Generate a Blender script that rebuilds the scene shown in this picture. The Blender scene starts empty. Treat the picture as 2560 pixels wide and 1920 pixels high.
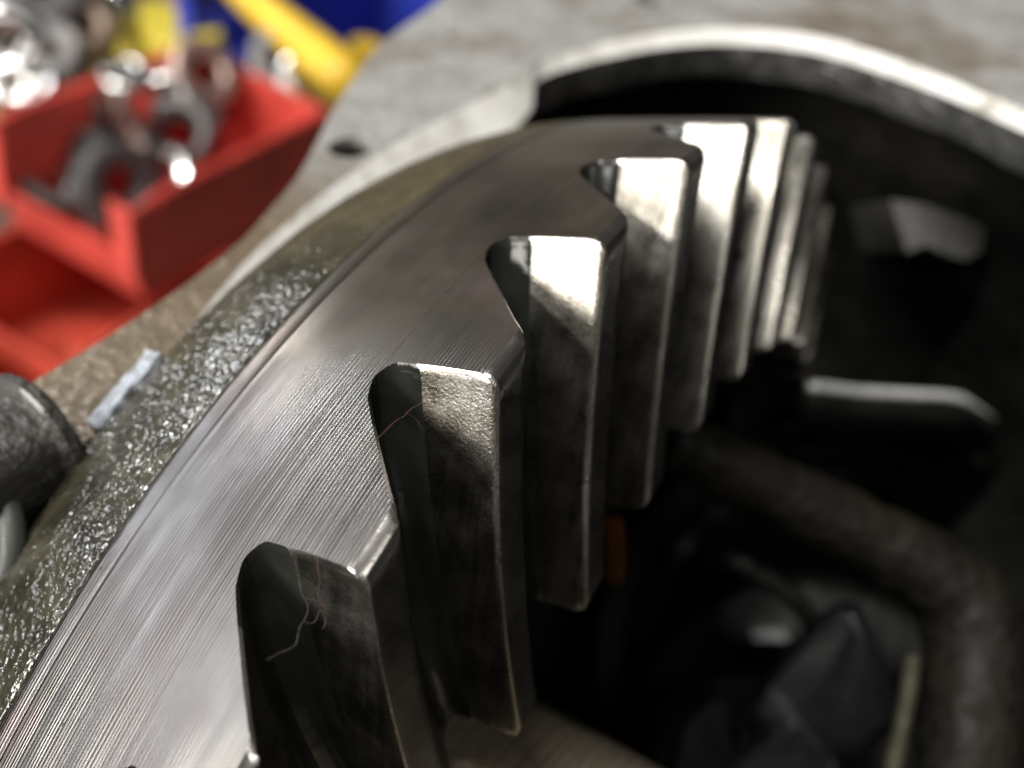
import bpy, bmesh, math, random
from mathutils import Vector, Matrix, noise
random.seed(7)
S = bpy.context.scene
COL = S.collection
V = Vector
pi = math.pi
MM = 0.001

# ------------------------------------------------------------------ camera frame
FPX = 2322.9                       # focal length in pixels of the 2560 px wide photograph
UPW = V((0.20, -0.72, -0.665)).normalized()     # world up, in camera axes (x right, y down, z forward)
HC = 0.42                          # camera height over the bench (m)
_f = V((0, 0, 1))
YW = (_f - UPW * _f.dot(UPW)).normalized()
XW = YW.cross(UPW) * 1.0
if XW.x < 0: XW = -XW
A = Matrix((XW, YW, UPW))          # camera axes -> world axes
CAMLOC = V((0, 0, HC))
def c2w(c): return CAMLOC + (A @ V(c)) * MM      # camera mm -> world m
def cdir(c): return (A @ V(c)).normalized()
K = 2560 / 2212.0
def px(x, y, depth):               # a point seen at (x, y) of the 2212 px wide view, at a depth in mm
    x *= K; y *= K
    return c2w(((x - 1280) / FPX * depth, (y - 960) / FPX * depth, depth))
def px_on_bench(x, y, z):          # point on the horizontal plane z (m)
    x *= K; y *= K
    d = A @ V(((x - 1280) / FPX, (y - 960) / FPX, 1))
    return CAMLOC + d * ((z - HC) / d.z)
# housing frame: its flange lies square to this axis
PH = math.radians(40.775)
UPH = V((0, -math.cos(PH), -math.sin(PH)))
YH = V((0, -math.sin(PH), math.cos(PH)))
XH = V((1, 0, 0))
def hw(x, y, z): return c2w(XH * x + YH * y + UPH * z)      # housing mm -> world m
def px_h(x, y, z):                 # pixel -> housing (x, y) on the flange-parallel plane at height z (mm)
    x *= K; y *= K
    r = V(((x - 1280) / FPX, (y - 960) / FPX, 1))
    r = r * (z / r.dot(UPH))
    return (r.dot(XH), r.dot(YH))
# ring gear frame
RG = Matrix(((-0.51563829, 0.12569237, -0.84753677), (0.35842715, -0.86682495, -0.34661865), (-0.77823334, -0.48251004, 0.40191658)))
TG = V((10.579, 59.832, 144.750))
GM = (A @ RG).to_4x4(); GM.translation = c2w(TG)

cam_d = bpy.data.cameras.new("camera"); cam = bpy.data.objects.new("camera", cam_d); COL.objects.link(cam)
cm = Matrix((A @ V((1, 0, 0)), A @ V((0, -1, 0)), A @ V((0, 0, -1)))).transposed().to_4x4(); cm.translation = CAMLOC
cam.matrix_world = cm
cam_d.sensor_width = 36; cam_d.lens = FPX / 2560 * 36
cam_d.clip_start = 0.003; cam_d.clip_end = 20
cam_d.dof.use_dof = True; cam_d.dof.focus_distance = 0.0665; cam_d.dof.aperture_fstop = cam_d.lens / 2.0
S.camera = cam

# ------------------------------------------------------------------ light
W = bpy.data.worlds.new("World"); S.world = W; W.use_nodes = True
W.node_tree.nodes["Background"].inputs[0].default_value = (1.0, 0.96, 0.91, 1)
W.node_tree.nodes["Background"].inputs[1].default_value = 0.07
def area(name, hdir, dist, sx, sy, power, col, roll=0):
    """an area lamp in direction hdir (housing axes) from the gear, facing it"""
    l = bpy.data.lights.new(name, 'AREA'); l.shape = 'RECTANGLE'; l.size = sx; l.size_y = sy
    l.energy = power; l.color = col
    o = bpy.data.objects.new(name, l); COL.objects.link(o)
    d = (A @ (XH * hdir[0] + YH * hdir[1] + UPH * hdir[2])).normalized()
    tgt = hw(10, 80, -60)
    q = (-d).to_track_quat('-Z', 'Y')
    o.rotation_euler = (q.to_matrix() @ Matrix.Rotation(roll, 3, 'Z')).to_euler()
    o.location = tgt + d * dist
    return o
area("bench_lamp", (-0.86, -0.38, 0.36), 1.1, 0.46, 0.34, 15, (1, .96, .90))
area("wall_tube_lamp", (-0.72, -0.30, 0.66), 1.5, 0.50, 0.06, 5, (1, .97, .92))
area("side_tube_lamp", (-0.93, 0.19, 0.31), 1.4, 0.36, 0.035, 2.8, (.93, .96, 1))
area("low_glint_lamp", (-0.70, 0.60, 0.36), 1.3, 0.24, 0.07, 3.6, (.95, .97, 1))  # added small lamp, placed to throw glints on the rim band
area("ceiling_tube_lamp", (-0.28, -0.05, 0.95), 1.7, 0.12, 0.95, 36, (1, .98, .94), 0.0)
area("rear_fill_lamp", (0.30, -0.62, 0.72), 1.7, 0.9, 0.06, 4.5, (1, .97, .93))  # added fill from behind right, for the lip and right-facing sides
S.view_settings.view_transform = 'Standard'; S.view_settings.look = 'None'
S.view_settings.gamma = 1; S.view_settings.use_curve_mapping = False
S.view_settings.exposure = 0.0
S.cycles.max_bounces = 8; S.cycles.use_denoising = True
S.cycles.sample_clamp_indirect = 6

# ------------------------------------------------------------------ helpers
def link(name, me, mats, parent=None, loc=None):
    o = bpy.data.objects.new(name, me); COL.objects.link(o)
    if mats and not me.materials:
        for m in (mats if isinstance(mats, (list, tuple)) else [mats]): me.materials.append(m)
    if parent is not None: o.parent = parent
    if loc is not None: o.location = loc
    return o
def thing(name, label, cat, mat=None, group=None):
    o = bpy.data.objects.new(name, None); COL.objects.link(o); o.empty_display_size = 0.01
    if mat is not None: o.matrix_world = mat
    tag(o, label, cat, group); return o
def tag(o, label, cat=None, group=None, kind=None):
    if label: o["label"] = label
    if cat: o["category"] = cat
    if group: o["group"] = group
    if kind: o["kind"] = kind
    return o
def mesh(name, verts, faces, smooth=True, sharp=35, fm=None):
    me = bpy.data.meshes.new(name); me.from_pydata([tuple(v) for v in verts], [], faces)
    bm = bmesh.new(); bm.from_mesh(me); bmesh.ops.recalc_face_normals(bm, faces=bm.faces[:]); bm.to_mesh(me); bm.free()
    if fm: me.polygons.foreach_set("material_index", fm)
    if smooth:
        me.polygons.foreach_set("use_smooth", [True] * len(me.polygons))
        me.set_sharp_from_angle(angle=math.radians(sharp))
    me.update(); return me
def grid(nu, nv, fn, closeu=False, closev=False):
    """verts fn(i,j), quads"""
    vs = [fn(i, j) for i in range(nu) for j in range(nv)]
    fs = []
    for i in range(nu if closeu else nu - 1):
        for j in range(nv if closev else nv - 1):
            a = i * nv + j; b = ((i + 1) % nu) * nv + j
            c = ((i + 1) % nu) * nv + (j + 1) % nv; d = i * nv + (j + 1) % nv
            fs.append((a, b, c, d))
    return vs, fs
def frame(z, hint=V((0.3, 0.1, 1))):
    z = V(z).normalized(); x = hint.cross(z)
    if x.length < 1e-3: x = V((1, 0, 0)).cross(z)
    x.normalize(); y = z.cross(x)
    return Matrix((x, y, z)).transposed()
def lathe(prof, n=48, a0=0, a1=2 * pi, closeprof=False):
    """prof: (r, z) in mm -> verts in m about z"""
    full = abs(a1 - a0 - 2 * pi) < 1e-6
    m = n if full else n + 1
    return grid(m, len(prof), lambda i, j: V((prof[j][0] * math.cos(a0 + (a1 - a0) * i / n), prof[j][0] * math.sin(a0 + (a1 - a0) * i / n), prof[j][1])) * MM, full, closeprof)
def tube(pts, r, n=8, cap=True):
    pts = [V(p) for p in pts]; vs = []; fs = []
    fr = None
    for i, p in enumerate(pts):
        t = (pts[min(i + 1, len(pts) - 1)] - pts[max(i - 1, 0)]).normalized()
        if fr is None: fr = frame(t)
        else:
            x = fr.col[0] - t * fr.col[0].dot(t); x.normalize(); fr = Matrix((x, t.cross(x), t)).transposed()
        rr = r[i] if isinstance(r, (list, tuple)) else r
        for k in range(n):
            a = 2 * pi * k / n; vs.append(p + fr @ V((math.cos(a) * rr, math.sin(a) * rr, 0)))
    for i in range(len(pts) - 1):
        for k in range(n): fs.append((i * n + k, i * n + (k + 1) % n, (i + 1) * n + (k + 1) % n, (i + 1) * n + k))
    if cap: fs.append(tuple(range(n))[::-1]); fs.append(tuple(range((len(pts) - 1) * n, len(pts) * n)))
    return vs, fs
def catmull(P, m):
    out = []; n = len(P)
    for i in range(n - 1):
        p0 = P[max(i - 1, 0)]; p1 = P[i]; p2 = P[i + 1]; p3 = P[min(i + 2, n - 1)]
        for k in range(m):
            t = k / m
            out.append(tuple(0.5 * (2 * b + (c - a) * t + (2 * a - 5 * b + 4 * c - d) * t * t + (3 * b - a - 3 * c + d) * t ** 3) for a, b, c, d in zip(p0, p1, p2, p3)))
    out.append(tuple(P[-1])); return out
def box_mesh(name, sx, sy, sz, bev=0.6, seg=2):
    me = bpy.data.meshes.new(name); bm = bmesh.new(); bmesh.ops.create_cube(bm, size=1)
    bmesh.ops.scale(bm, vec=V((sx, sy, sz)) * MM, verts=bm.verts)
    if bev: bmesh.ops.bevel(bm, geom=bm.edges[:], offset=bev * MM, segments=seg, affect='EDGES', profile=0.5)
    bm.to_mesh(me); bm.free(); me.polygons.foreach_set("use_smooth", [True] * len(me.polygons)); me.set_sharp_from_angle(angle=math.radians(40)); return me
def flat_fill(loops, thick, name):
    """filled 2D loops (mm) with holes, extruded +-thick/2 -> mesh in m"""
    cu = bpy.data.curves.new(name, 'CURVE'); cu.dimensions = '2D'; cu.fill_mode = 'BOTH'; cu.extrude = thick / 2 * MM
    for L in loops:
        sp = cu.splines.new('POLY'); sp.points.add(len(L) - 1)
        for i, (x, y) in enumerate(L): sp.points[i].co = (x * MM, y * MM, 0, 1)
        sp.use_cyclic_u = True
    o = bpy.data.objects.new(name, cu); COL.objects.link(o)
    dg = bpy.context.evaluated_depsgraph_get(); dg.update()
    me = bpy.data.meshes.new_from_object(o.evaluated_get(dg)); bpy.data.objects.remove(o); bpy.data.curves.remove(cu)
    me.name = name; return me

# ------------------------------------------------------------------ materials
class NT:
    def __init__(s, name):
        s.m = bpy.data.materials.new(name); s.m.use_nodes = True; s.t = s.m.node_tree; s.n = s.t.nodes
        s.b = s.n["Principled BSDF"]
    def add(s, ty, **kw):
        nd = s.n.new(ty)
        for k, v in kw.items():
            if k.startswith("i_"):
                nd.inputs[k[2:].replace("_", " ")].default_value = v
            else: setattr(nd, k, v)
        return nd
    def l(s, a, b): s.t.links.new(a, b)
    def set(s, **kw):
        for k, v in kw.items(): s.b.inputs[k.replace("_", " ")].default_value = v
    def coord(s, ref=None):
        tc = s.add("ShaderNodeTexCoord"); tc.object = ref; return tc.outputs["Object"]
    def noise(s, vec, scale, detail=3, rough=.55, dist=0, dim='3D'):
        nd = s.add("ShaderNodeTexNoise", noise_dimensions=dim); nd.inputs["Scale"].default_value = scale; nd.inputs["Detail"].default_value = detail
        nd.inputs["Roughness"].default_value = rough; nd.inputs["Distortion"].default_value = dist
        if vec is not None: s.l(vec, nd.inputs["W" if dim == '1D' else "Vector"])
        return nd.outputs["Fac"]
    def ramp(s, fac, stops):
        r = s.add("ShaderNodeValToRGB"); e = r.color_ramp.elements
        while len(e) < len(stops): e.new(0.5)
        for i, (p, c) in enumerate(stops):
            e[i].position = p; e[i].color = (*(c if isinstance(c, (tuple, list)) else (c, c, c)), 1)
        s.l(fac, r.inputs[0]); return r.outputs[0]
    def math(s, op, a, b=None, c=None):
        m = s.add("ShaderNodeMath", operation=op)
        for i, v in enumerate((a, b, c)):
            if v is None: continue
            if isinstance(v, (int, float)): m.inputs[i].default_value = v
            else: s.l(v, m.inputs[i])
        return m.outputs[0]
    def mix(s, fac, a, b):
        m = s.add("ShaderNodeMix", data_type='RGBA')
        for sock, v in ((m.inputs[0], fac), (m.inputs[6], a), (m.inputs[7], b)):
            if isinstance(v, (int, float)): sock.default_value = v
            elif isinstance(v, tuple): sock.default_value = (*v, 1)
            else: s.l(v, sock)
        return m.outputs[2]
    def bump(s, h, dist, strength=1, prev=None):
        b = s.add("ShaderNodeBump"); b.inputs["Distance"].default_value = dist; b.inputs["Strength"].default_value = strength
        s.l(h, b.inputs["Height"])
        if prev is not None: s.l(prev, b.inputs["Normal"])
        return b.outputs[0]
    def scale(s, vec, sx, sy, sz):
        m = s.add("ShaderNodeMapping"); m.inputs["Scale"].default_value = (sx, sy, sz); s.l(vec, m.inputs[0]); return m.outputs[0]

def metal(name, col, col2, rough=(.25, .45), nscale=60, bump_s=900, bump_d=.00002, metallic=1.0, ref=None, coat=0, stain=None):
    t = NT(name); c = t.coord(ref)
    n1 = t.noise(c, nscale, 5, .6)
    t.l(t.ramp(n1, [(.32, col), (.68, col2)]), t.b.inputs["Base Color"])
    t.l(t.ramp(t.noise(c, nscale * 2.3, 4), [(.3, rough[0]), (.7, rough[1])]), t.b.inputs["Roughness"])
    t.l(t.bump(t.noise(c, bump_s, 3), bump_d), t.b.inputs["Normal"])
    t.set(Metallic=metallic, Coat_Weight=coat, Coat_Roughness=.08)
    return t.m
def plastic(name, col, rough=.35, var=.12, scale=25):
    t = NT(name); c = t.coord()
    n = t.noise(c, scale, 4)
    t.l(t.ramp(n, [(.3, tuple(v * (1 - var) for v in col)), (.7, tuple(min(1, v * (1 + var)) for v in col))]), t.b.inputs["Base Color"])
    t.l(t.ramp(t.noise(c, scale * 4, 3), [(.3, rough * .8), (.7, rough * 1.25)]), t.b.inputs["Roughness"])
    t.l(t.bump(t.noise(c, 700, 2), .00003), t.b.inputs["Normal"])
    return t.m

gear = thing("ring_gear", "large oily steel ring gear with spiral teeth filling the picture", "gear", GM)

def gear_mats():
    # lathe-turned heel face: fine circumferential tool lines under a patchy oil film
    t = NT("turned_steel"); c = t.coord(gear); lc = t.coord()
    sep = t.add("ShaderNodeSeparateXYZ"); t.l(c, sep.inputs[0])
    z = sep.outputs["Z"]
    patch = t.noise(c, 45, 4, .6)
    fine = t.noise(z, 5200, 2, .6, dim='1D')
    wob = t.math('MULTIPLY', t.noise(c, 160, 2), 1.6)
    ph = t.math('ADD', t.math('MULTIPLY', z, 2 * pi / .00033), t.math('ADD', wob, t.math('MULTIPLY', t.noise(z, 700, 2, .5, dim='1D'), 7)))
    wave = t.math('SINE', ph)
    broad = t.noise(z, 900, 3, .6, dim='1D')
    # an oil film lies over the far part of the face and hides the tool lines
    vd = t.add("ShaderNodeVectorMath", operation='DISTANCE'); t.l(c, vd.inputs[0]); vd.inputs[1].default_value = (.0225, .0955, .010)
    dd = t.math('ADD', vd.outputs["Value"], t.math('MULTIPLY', t.math('SUBTRACT', t.noise(c, 80, 4, .6), .5), .03))
    oil = t.ramp(dd, [(.020, 1.0), (.032, 0.0)])
    amp = t.math('MULTIPLY', t.math('MULTIPLY', t.ramp(t.noise(c, 70, 3), [(.34, .2), (.58, 1.0)]), t.ramp(t.noise(z, 420, 3, .6, dim='1D'), [(.3, .3), (.6, 1.0)])), t.math('SUBTRACT', 1.0, t.math('MULTIPLY', oil, .9)))
    h = t.math('ADD', t.math('MULTIPLY', t.math('ADD', t.math('MULTIPLY', wave, .5), t.math('MULTIPLY', fine, .5)), amp), t.math('MULTIPLY', broad, .35))
    nb = t.bump(h, .000022, 1)
    nb = t.bump(t.noise(c, 600, 4, .6), .00003, .1, nb)
    vo = t.add("ShaderNodeTexVoronoi"); vo.inputs["Scale"].default_value = 520; t.l(t.mix(.0006, c, t.noise(c, 900, 2)), vo.inputs["Vector"])
    spk = t.ramp(vo.outputs["Distance"], [(.05, 1.0), (.11, 0.0)])
    sx = t.add("ShaderNodeSeparateXYZ"); t.l(vo.outputs["Color"], sx.inputs[0])
    spk = t.math('MULTIPLY', spk, t.math('GREATER_THAN', sx.outputs[0], .72))
    nb = t.bump(spk, .00002, .5, nb)
    t.l(nb, t.b.inputs["Normal"])
    film = t.ramp(patch, [(.34, (.155, .15, .147)), (.46, (.21, .208, .207)), (.56, (.175, .165, .168)), (.68, (.25, .25, .252))])
    film = t.mix(t.math('MULTIPLY', oil, .6), film, (.26, .21, .145))  # brown reflection of the workshop painted in over the oil film
    rose = t.ramp(t.noise(c, 60, 2), [(.58, 0.0), (.70, .45)])
    film = t.mix(rose, film, (.27, .17, .17))
    st = t.scale(c, 30, 30, 260); stn = t.noise(st, 9, 3)
    col = t.mix(t.ramp(stn, [(.45, 0.0), (.75, .45)]), film, (.17, .15, .135))
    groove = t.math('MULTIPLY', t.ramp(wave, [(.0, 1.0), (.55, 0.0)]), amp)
    col = t.mix(t.math('MULTIPLY', groove, .75), col, (.075, .065, .055))  # groove oil, darkened to paint in tool-line shading the lamps leave out
    pit = t.math('MULTIPLY', t.ramp(vo.outputs["Distance"], [(.06, 1.0), (.13, 0.0)]), t.math('LESS_THAN', sx.outputs[0], .12))
    col = t.mix(pit, col, (.06, .05, .045))
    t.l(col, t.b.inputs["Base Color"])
    rr = t.math('ADD', t.ramp(t.noise(c, 90, 4), [(.3, .30), (.7, .40)]), t.math('MULTIPLY', pit, .2))
    t.l(rr, t.b.inputs["Roughness"])
    vc = t.add("ShaderNodeVectorMath", operation='CROSS_PRODUCT'); vc.inputs[0].default_value = (0, 0, 1); t.l(lc, vc.inputs[1])
    vt = t.add("ShaderNodeVectorTransform", vector_type='VECTOR', convert_from='OBJECT', convert_to='WORLD'); t.l(vc.outputs[0], vt.inputs[0])
    t.l(vt.outputs[0], t.b.inputs["Tangent"]); t.set(Anisotropic=.5, Metallic=1.0)
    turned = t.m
    # ground flank, worn and mottled
    t = NT("worn_flank_steel"); c = t.coord(gear)
    n1 = t.noise(c, 110, 5, .65); sp = t.noise(c, 3600, 3, .7)
    col = t.ramp(n1, [(.3, (.27, .25, .21)), (.5, (.43, .41, .365)), (.7, (.54, .525, .505))])
    strk = t.noise(t.scale(c, 70, 70, 900), 1.0, 4, .6)
    col = t.mix(t.ramp(strk, [(.38, .6), (.58, 0.0)]), col, (.17, .155, .13))
    col = t.mix(t.ramp(sp, [(.46, 0.0), (.66, .6)]), col, (.14, .12, .09))
    t.l(col, t.b.inputs["Base Color"])
    t.l(t.ramp(t.noise(c, 300, 4), [(.3, .24), (.7, .38)]), t.b.inputs["Roughness"])
    nb = t.bump(t.noise(c, 3800, 3, .6), .00005, .85); nb = t.bump(t.noise(c, 300, 2), .00006, .4, nb)
    t.l(nb, t.b.inputs["Normal"]); t.set(Metallic=1.0)
    flank = t.m
    # root fillet: black wet oil
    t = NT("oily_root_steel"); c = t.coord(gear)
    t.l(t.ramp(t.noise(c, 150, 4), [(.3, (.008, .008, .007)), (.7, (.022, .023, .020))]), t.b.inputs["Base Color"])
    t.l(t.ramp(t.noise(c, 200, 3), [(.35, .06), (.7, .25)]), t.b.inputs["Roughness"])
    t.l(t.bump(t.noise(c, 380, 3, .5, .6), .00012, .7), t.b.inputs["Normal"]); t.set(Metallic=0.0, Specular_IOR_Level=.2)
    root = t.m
    # top land: oily, shade of the dark interior it faces painted in
    t = NT("shaded_land_steel"); c = t.coord(gear)
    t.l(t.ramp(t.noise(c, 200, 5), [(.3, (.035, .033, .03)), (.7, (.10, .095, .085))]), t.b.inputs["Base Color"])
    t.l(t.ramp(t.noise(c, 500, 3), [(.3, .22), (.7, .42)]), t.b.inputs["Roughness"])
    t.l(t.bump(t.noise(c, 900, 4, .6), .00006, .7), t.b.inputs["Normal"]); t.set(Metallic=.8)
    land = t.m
    # forged rim under a wet oil film
    t = NT("oily_forged_rim"); c = t.coord(gear)
    vd = t.add("ShaderNodeVectorMath", operation='DISTANCE'); t.l(c, vd.inputs[0]); vd.inputs[1].default_value = (.064, .064, .028)
    dd = t.math('ADD', vd.outputs["Value"], t.math('MULTIPLY', t.math('SUBTRACT', t.noise(c, 110, 4, .6), .5), .03))
    wet = t.ramp(dd, [(.036, 1.0), (.047, 0.0)])
    oilc = t.ramp(t.noise(c, 260, 5, .65), [(.3, (.009, .008, .005)), (.55, (.030, .027, .017)), (.75, (.065, .060, .040))])
    dryc = t.ramp(t.noise(c, 300, 5, .7), [(.3, (.035, .028, .017)), (.7, (.075, .062, .038))])
    t.l(t.mix(wet, dryc, oilc), t.b.inputs["Base Color"])
    t.l(t.ramp(t.noise(c, 130, 3), [(.35, .35), (.65, .55)]), t.b.inputs["Roughness"])
    nb = t.bump(t.noise(c, 1900, 1, .5, .2), .00016, 1)
    t.l(nb, t.b.inputs["Normal"]); t.l(nb, t.b.inputs["Coat Normal"])
    t.l(wet, t.b.inputs["Coat Weight"]); t.set(Coat_Roughness=.03, Metallic=.0, Specular_IOR_Level=.08)
    rim = t.m
    return turned, flank, root, land, rim
M_turned, M_flank, M_root, M_land, M_rim = gear_mats()

# ------------------------------------------------------------------ ring gear
NT_ = 38; PITCH = 2 * pi / NT_; TH0 = 0.76211; KAP = 0.241
WL = 0.04577; ARF = -0.0088; ARN = 0.0809
TIP0 = (100.22, -0.97); TOE = (73.16, -8.11); ZROOT = 8.64
DZ = ZROOT - TIP0[1]
U1 = (TIP0[0] - 99.22) / (TIP0[0] - TOE[0])
def spiral(u):
    v = (u - U1) / (1 - U1)
    return -0.006 * min(1, u / U1) + (v * (-0.194) - 0.0069 * v * v if v > 0 else 0)
def gpt(u, q, a):
    r = TIP0[0] + u * (TOE[0] - TIP0[0]); z = TIP0[1] + u * (TOE[1] - TIP0[1])
    D = DZ * (1 - .27 * u)
    r -= q * D * KAP; z += q * D
    th = a + spiral(u)
    return V((r * math.cos(th), r * math.sin(th), z)) * MM
def lerp_tab(tab, q):
    for (q0, a0), (q1, a1) in zip(tab, tab[1:]):
        if q <= q1: return a0 + (a1 - a0) * (q - q0) / (q1 - q0)
    return tab[-1][1]
NEAR = [(0, .0052), (.012, .0022), (.035, .0006), (.07, 0), (.25, -.0009), (.45, -.0026), (.60, -.0044), (.69, -.0057), (.70, -.0062), (.8, -.0075), (.88, -.0086), (.92, -.0098), (.955, -.0125), (.985, -.018), (1.0, -.024)]
FAR = [(0, WL - .0050), (.012, WL - .002), (.035, WL + .001), (.07, WL + .004), (.25, WL + .018), (.45, WL + .035), (.60, WL + .048), (.69, WL + .056), (.70, WL + .057), (.8, WL + .066), (.88, WL + .0735), (.92, WL + .0775), (.955, WL + .0815), (.985, WL + .087), (1.0, WL + .092)]
QS = [q for q, _ in NEAR]
def tooth_mesh():
    us = [0, .010, .022, U1] + [U1 + (1 - U1) * i / 26 for i in range(1, 26)] + [.985, 1.0]
    qmin = {0: .101, 1: .055, 2: .022}
    vs = []; fs = []; fm = []
    nq = len(QS); nl = 5
    row = []                       # per section: near root -> near tip -> land -> far tip -> far root
    for i, u in enumerate(us):
        qm = qmin.get(i, 0.0)
        if u == .985: qm = .05
        if u == 1.0: qm = .16
        qv = [max(q, qm) for q in QS]
        if i == 0 or u == 1.0: qv = [qm + (1 - qm) * (q if q > .07 else q) for q in QS]
        dn = .0014 if i == 0 else 0; df = -.0032 if i == 0 else 0
        L = []
        for q, qq in zip(QS[::-1], qv[::-1]):
            a = lerp_tab(NEAR, qq if i == 0 else q) if qq > .07 else lerp_tab(NEAR, q)
            if i == 0 and qq < .13: a = lerp_tab(NEAR, .10) + max(0, (.115 - qq)) * .05
            L.append((qq, a + dn * (1 if qq < .95 else 0)))
        n0, f0 = L[-1][1], None
        R = []
        for q, qq in zip(QS, qv):
            a = lerp_tab(FAR, qq if i == 0 else q) if qq > .07 else lerp_tab(FAR, q)
            if i == 0 and qq < .13: a = lerp_tab(FAR, .10) - max(0, (.115 - qq)) * .05
            R.append((qq, a + df * (1 if qq < .95 else .2)))
        f0 = R[0][1]
        mid = [(qv[0], n0 + (f0 - n0) * k / (nl + 1)) for k in range(1, nl + 1)]
        P = L + mid + R
        row.append([len(vs) + k for k in range(len(P))])
        for q, a in P:
            p = gpt(u, q, a)
            if i == 0:             # slightly ragged deburred edge
                jit = noise.noise(p * 2600) * .05 * MM
                p = p + V((0, 0, jit))
            vs.append(p)
    m = len(row[0])
    for i in range(len(us) - 1):
        for k in range(m - 1):
            fs.append((row[i][k], row[i][k + 1], row[i + 1][k + 1], row[i + 1][k]))
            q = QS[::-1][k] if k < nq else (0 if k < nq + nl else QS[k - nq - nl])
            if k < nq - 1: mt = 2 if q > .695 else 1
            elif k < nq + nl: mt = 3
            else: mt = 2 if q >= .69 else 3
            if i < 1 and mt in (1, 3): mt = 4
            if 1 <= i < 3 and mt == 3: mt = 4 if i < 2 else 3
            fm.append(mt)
    # heel face strip between near and far edge of section 0, on the back cone
    nc = 8; prev = None
    for j in range(nq):
        kn = row[0][nq - 1 - j]; kf = row[0][nq + nl + j]
        pn, pf = vs[kn], vs[kf]
        an = math.atan2(pn.y, pn.x); af = math.atan2(pf.y, pf.x); r = math.hypot(pn.x, pn.y)
        r2 = math.hypot(pf.x, pf.y)
        if j == 0: cur = [kn] + [row[0][nq + int(round((c) * (nl + 1) / nc)) - 1] if 0 else None for c in range(1, nc)] + [kf]
        else: cur = [kn] + [None] * (nc - 1) + [kf]
        for c in range(1, nc):
            f = c / nc; a = an + (af - an) * f; rr = r + (r2 - r) * f
            cur[c] = len(vs); vs.append(V((rr * math.cos(a), rr * math.sin(a), pn.z + (pf.z - pn.z) * f)))
        if prev:
            for c in range(nc): fs.append((prev[c], prev[c + 1], cur[c + 1], cur[c])); fm.append(0)
        prev = cur
    # toe cap
    last = row[-1]
    for j in range(nq - 1):
        fs.append((last[nq - 1 - j], last[nq + nl + j], last[nq + nl + j + 1], last[nq - 2 - j])); fm.append(3)
    return mesh("tooth", vs, fs, True, 28, fm)
M_cham = metal("bright_chamfer_steel", (.38, .36, .34), (.5, .48, .46), (.2, .34), 80, 1500, .00002, ref=gear)
tm = tooth_mesh()
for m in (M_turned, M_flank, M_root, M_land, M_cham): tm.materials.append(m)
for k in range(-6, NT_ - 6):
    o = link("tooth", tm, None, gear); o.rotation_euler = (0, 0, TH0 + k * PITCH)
# body: root cone, heel face below the slots, groove, polished strip, bore
RH = 100 - KAP * ZROOT
ZE = 21.7; RE = 100 - KAP * ZE
def cone(z): return (100 - KAP * z, z)
prof = [(66, 4), (69.5, 1.0), (71.3, -1.0), (80, 1.9), (90, 5.6), (RH - .6, ZROOT - .1), cone(ZROOT + .02), cone(11), cone(14), cone(17), cone(19.3), (cone(19.55)[0] - .02, 19.55), (cone(19.7)[0] - .16, 19.68), (cone(19.85)[0] - .16, 19.82), (cone(19.98)[0] - .02, 19.95), cone(20.2), cone(21.0), (cone(21.5)[0] - .03, 21.5), (RE - .22, ZE + .1), (RE - 1.4, ZE + .3), (66, ZE + 1)]
vs, fs = lathe(prof, 570)
fm = [(2 if (f[0] % len(prof)) < 5 else 0) for f in fs]
bme = mesh("gear_body", vs, fs, True, 30, fm)
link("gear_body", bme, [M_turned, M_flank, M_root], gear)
# forged rim band, really lumpy
def band_profile():
    P = [(RE - .9, ZE + .05), (RE - .25, ZE + .12)]
    n = 62
    for i in range(1, n + 1):
        t = i / n; P.append((RE - .1 + (89.4 - RE) * t + .55 * math.sin(pi * t), ZE + .2 + (34.2 - ZE) * t))
    P += [(88.6, 35.2), (87.2, 36.2), (84, 36.8), (66, 36.8), (66, 24)]
    return P
BP = band_profile()
angs = []
a = 18.0
while a < 378:
    angs.append(math.radians(a)); a += .13 if 28 < a < 100 else 2.0
def bandv(i, j):
    r, z = BP[j]; th = angs[i]
    p = V((r * math.cos(th), r * math.sin(th), z))
    if 2 <= j <= 65:
        e = min(1, (j - 1) / 3)
        f = .35 + .65 * max(0, min(1, (math.radians(66) - th) / math.radians(8))) if th < 2 else .35
        d = f * (.08 * noise.noise(p * .9) + .12 * noise.noise(p * 1.9 + V((9, 3, 1))) + .06 * noise.noise(p * 3.6))
        d += .16 * noise.noise(p * .2)
        r += d * e - .05
    return V((r * math.cos(th), r * math.sin(th), z)) * MM
vs, fs = grid(len(angs), len(BP), bandv, True, False)
link("rim_band", mesh("rim_band", vs, fs, True, 180), [M_rim], gear)

# ------------------------------------------------------------------ differential case (behind and inside the ring gear)
M_tan = metal("tan_machined_iron", (.20, .155, .10), (.30, .25, .18), (.28, .5), 120, 1200, .00004, .7)
M_blackiron = metal("black_oily_iron", (.006, .006, .006), (.016, .015, .013), (.4, .6), 90, 600, .0005, .0, coat=.06)
M_darksteel = metal("dark_oily_steel", (.06, .06, .062), (.14, .14, .14), (.08, .25), 90, 600, .00006, .9)
M_gloss = metal("glossy_black_steel", (.012, .012, .013), (.03, .03, .031), (.1, .28), 70, 500, .0002, .3, coat=.5)
M_wall = metal("black_casting", (.006, .006, .0055), (.018, .017, .015), (.35, .6), 120, 300, .0008, .0, coat=.08)  # near-black base colour throughout
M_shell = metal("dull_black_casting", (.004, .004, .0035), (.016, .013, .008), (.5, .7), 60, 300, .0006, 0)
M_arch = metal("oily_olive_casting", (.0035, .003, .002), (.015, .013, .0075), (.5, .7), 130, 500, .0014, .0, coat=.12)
M_olive = metal("olive_stained_iron", (.022, .020, .012), (.062, .056, .036), (.4, .6), 160, 500, .0004, .1)
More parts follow.
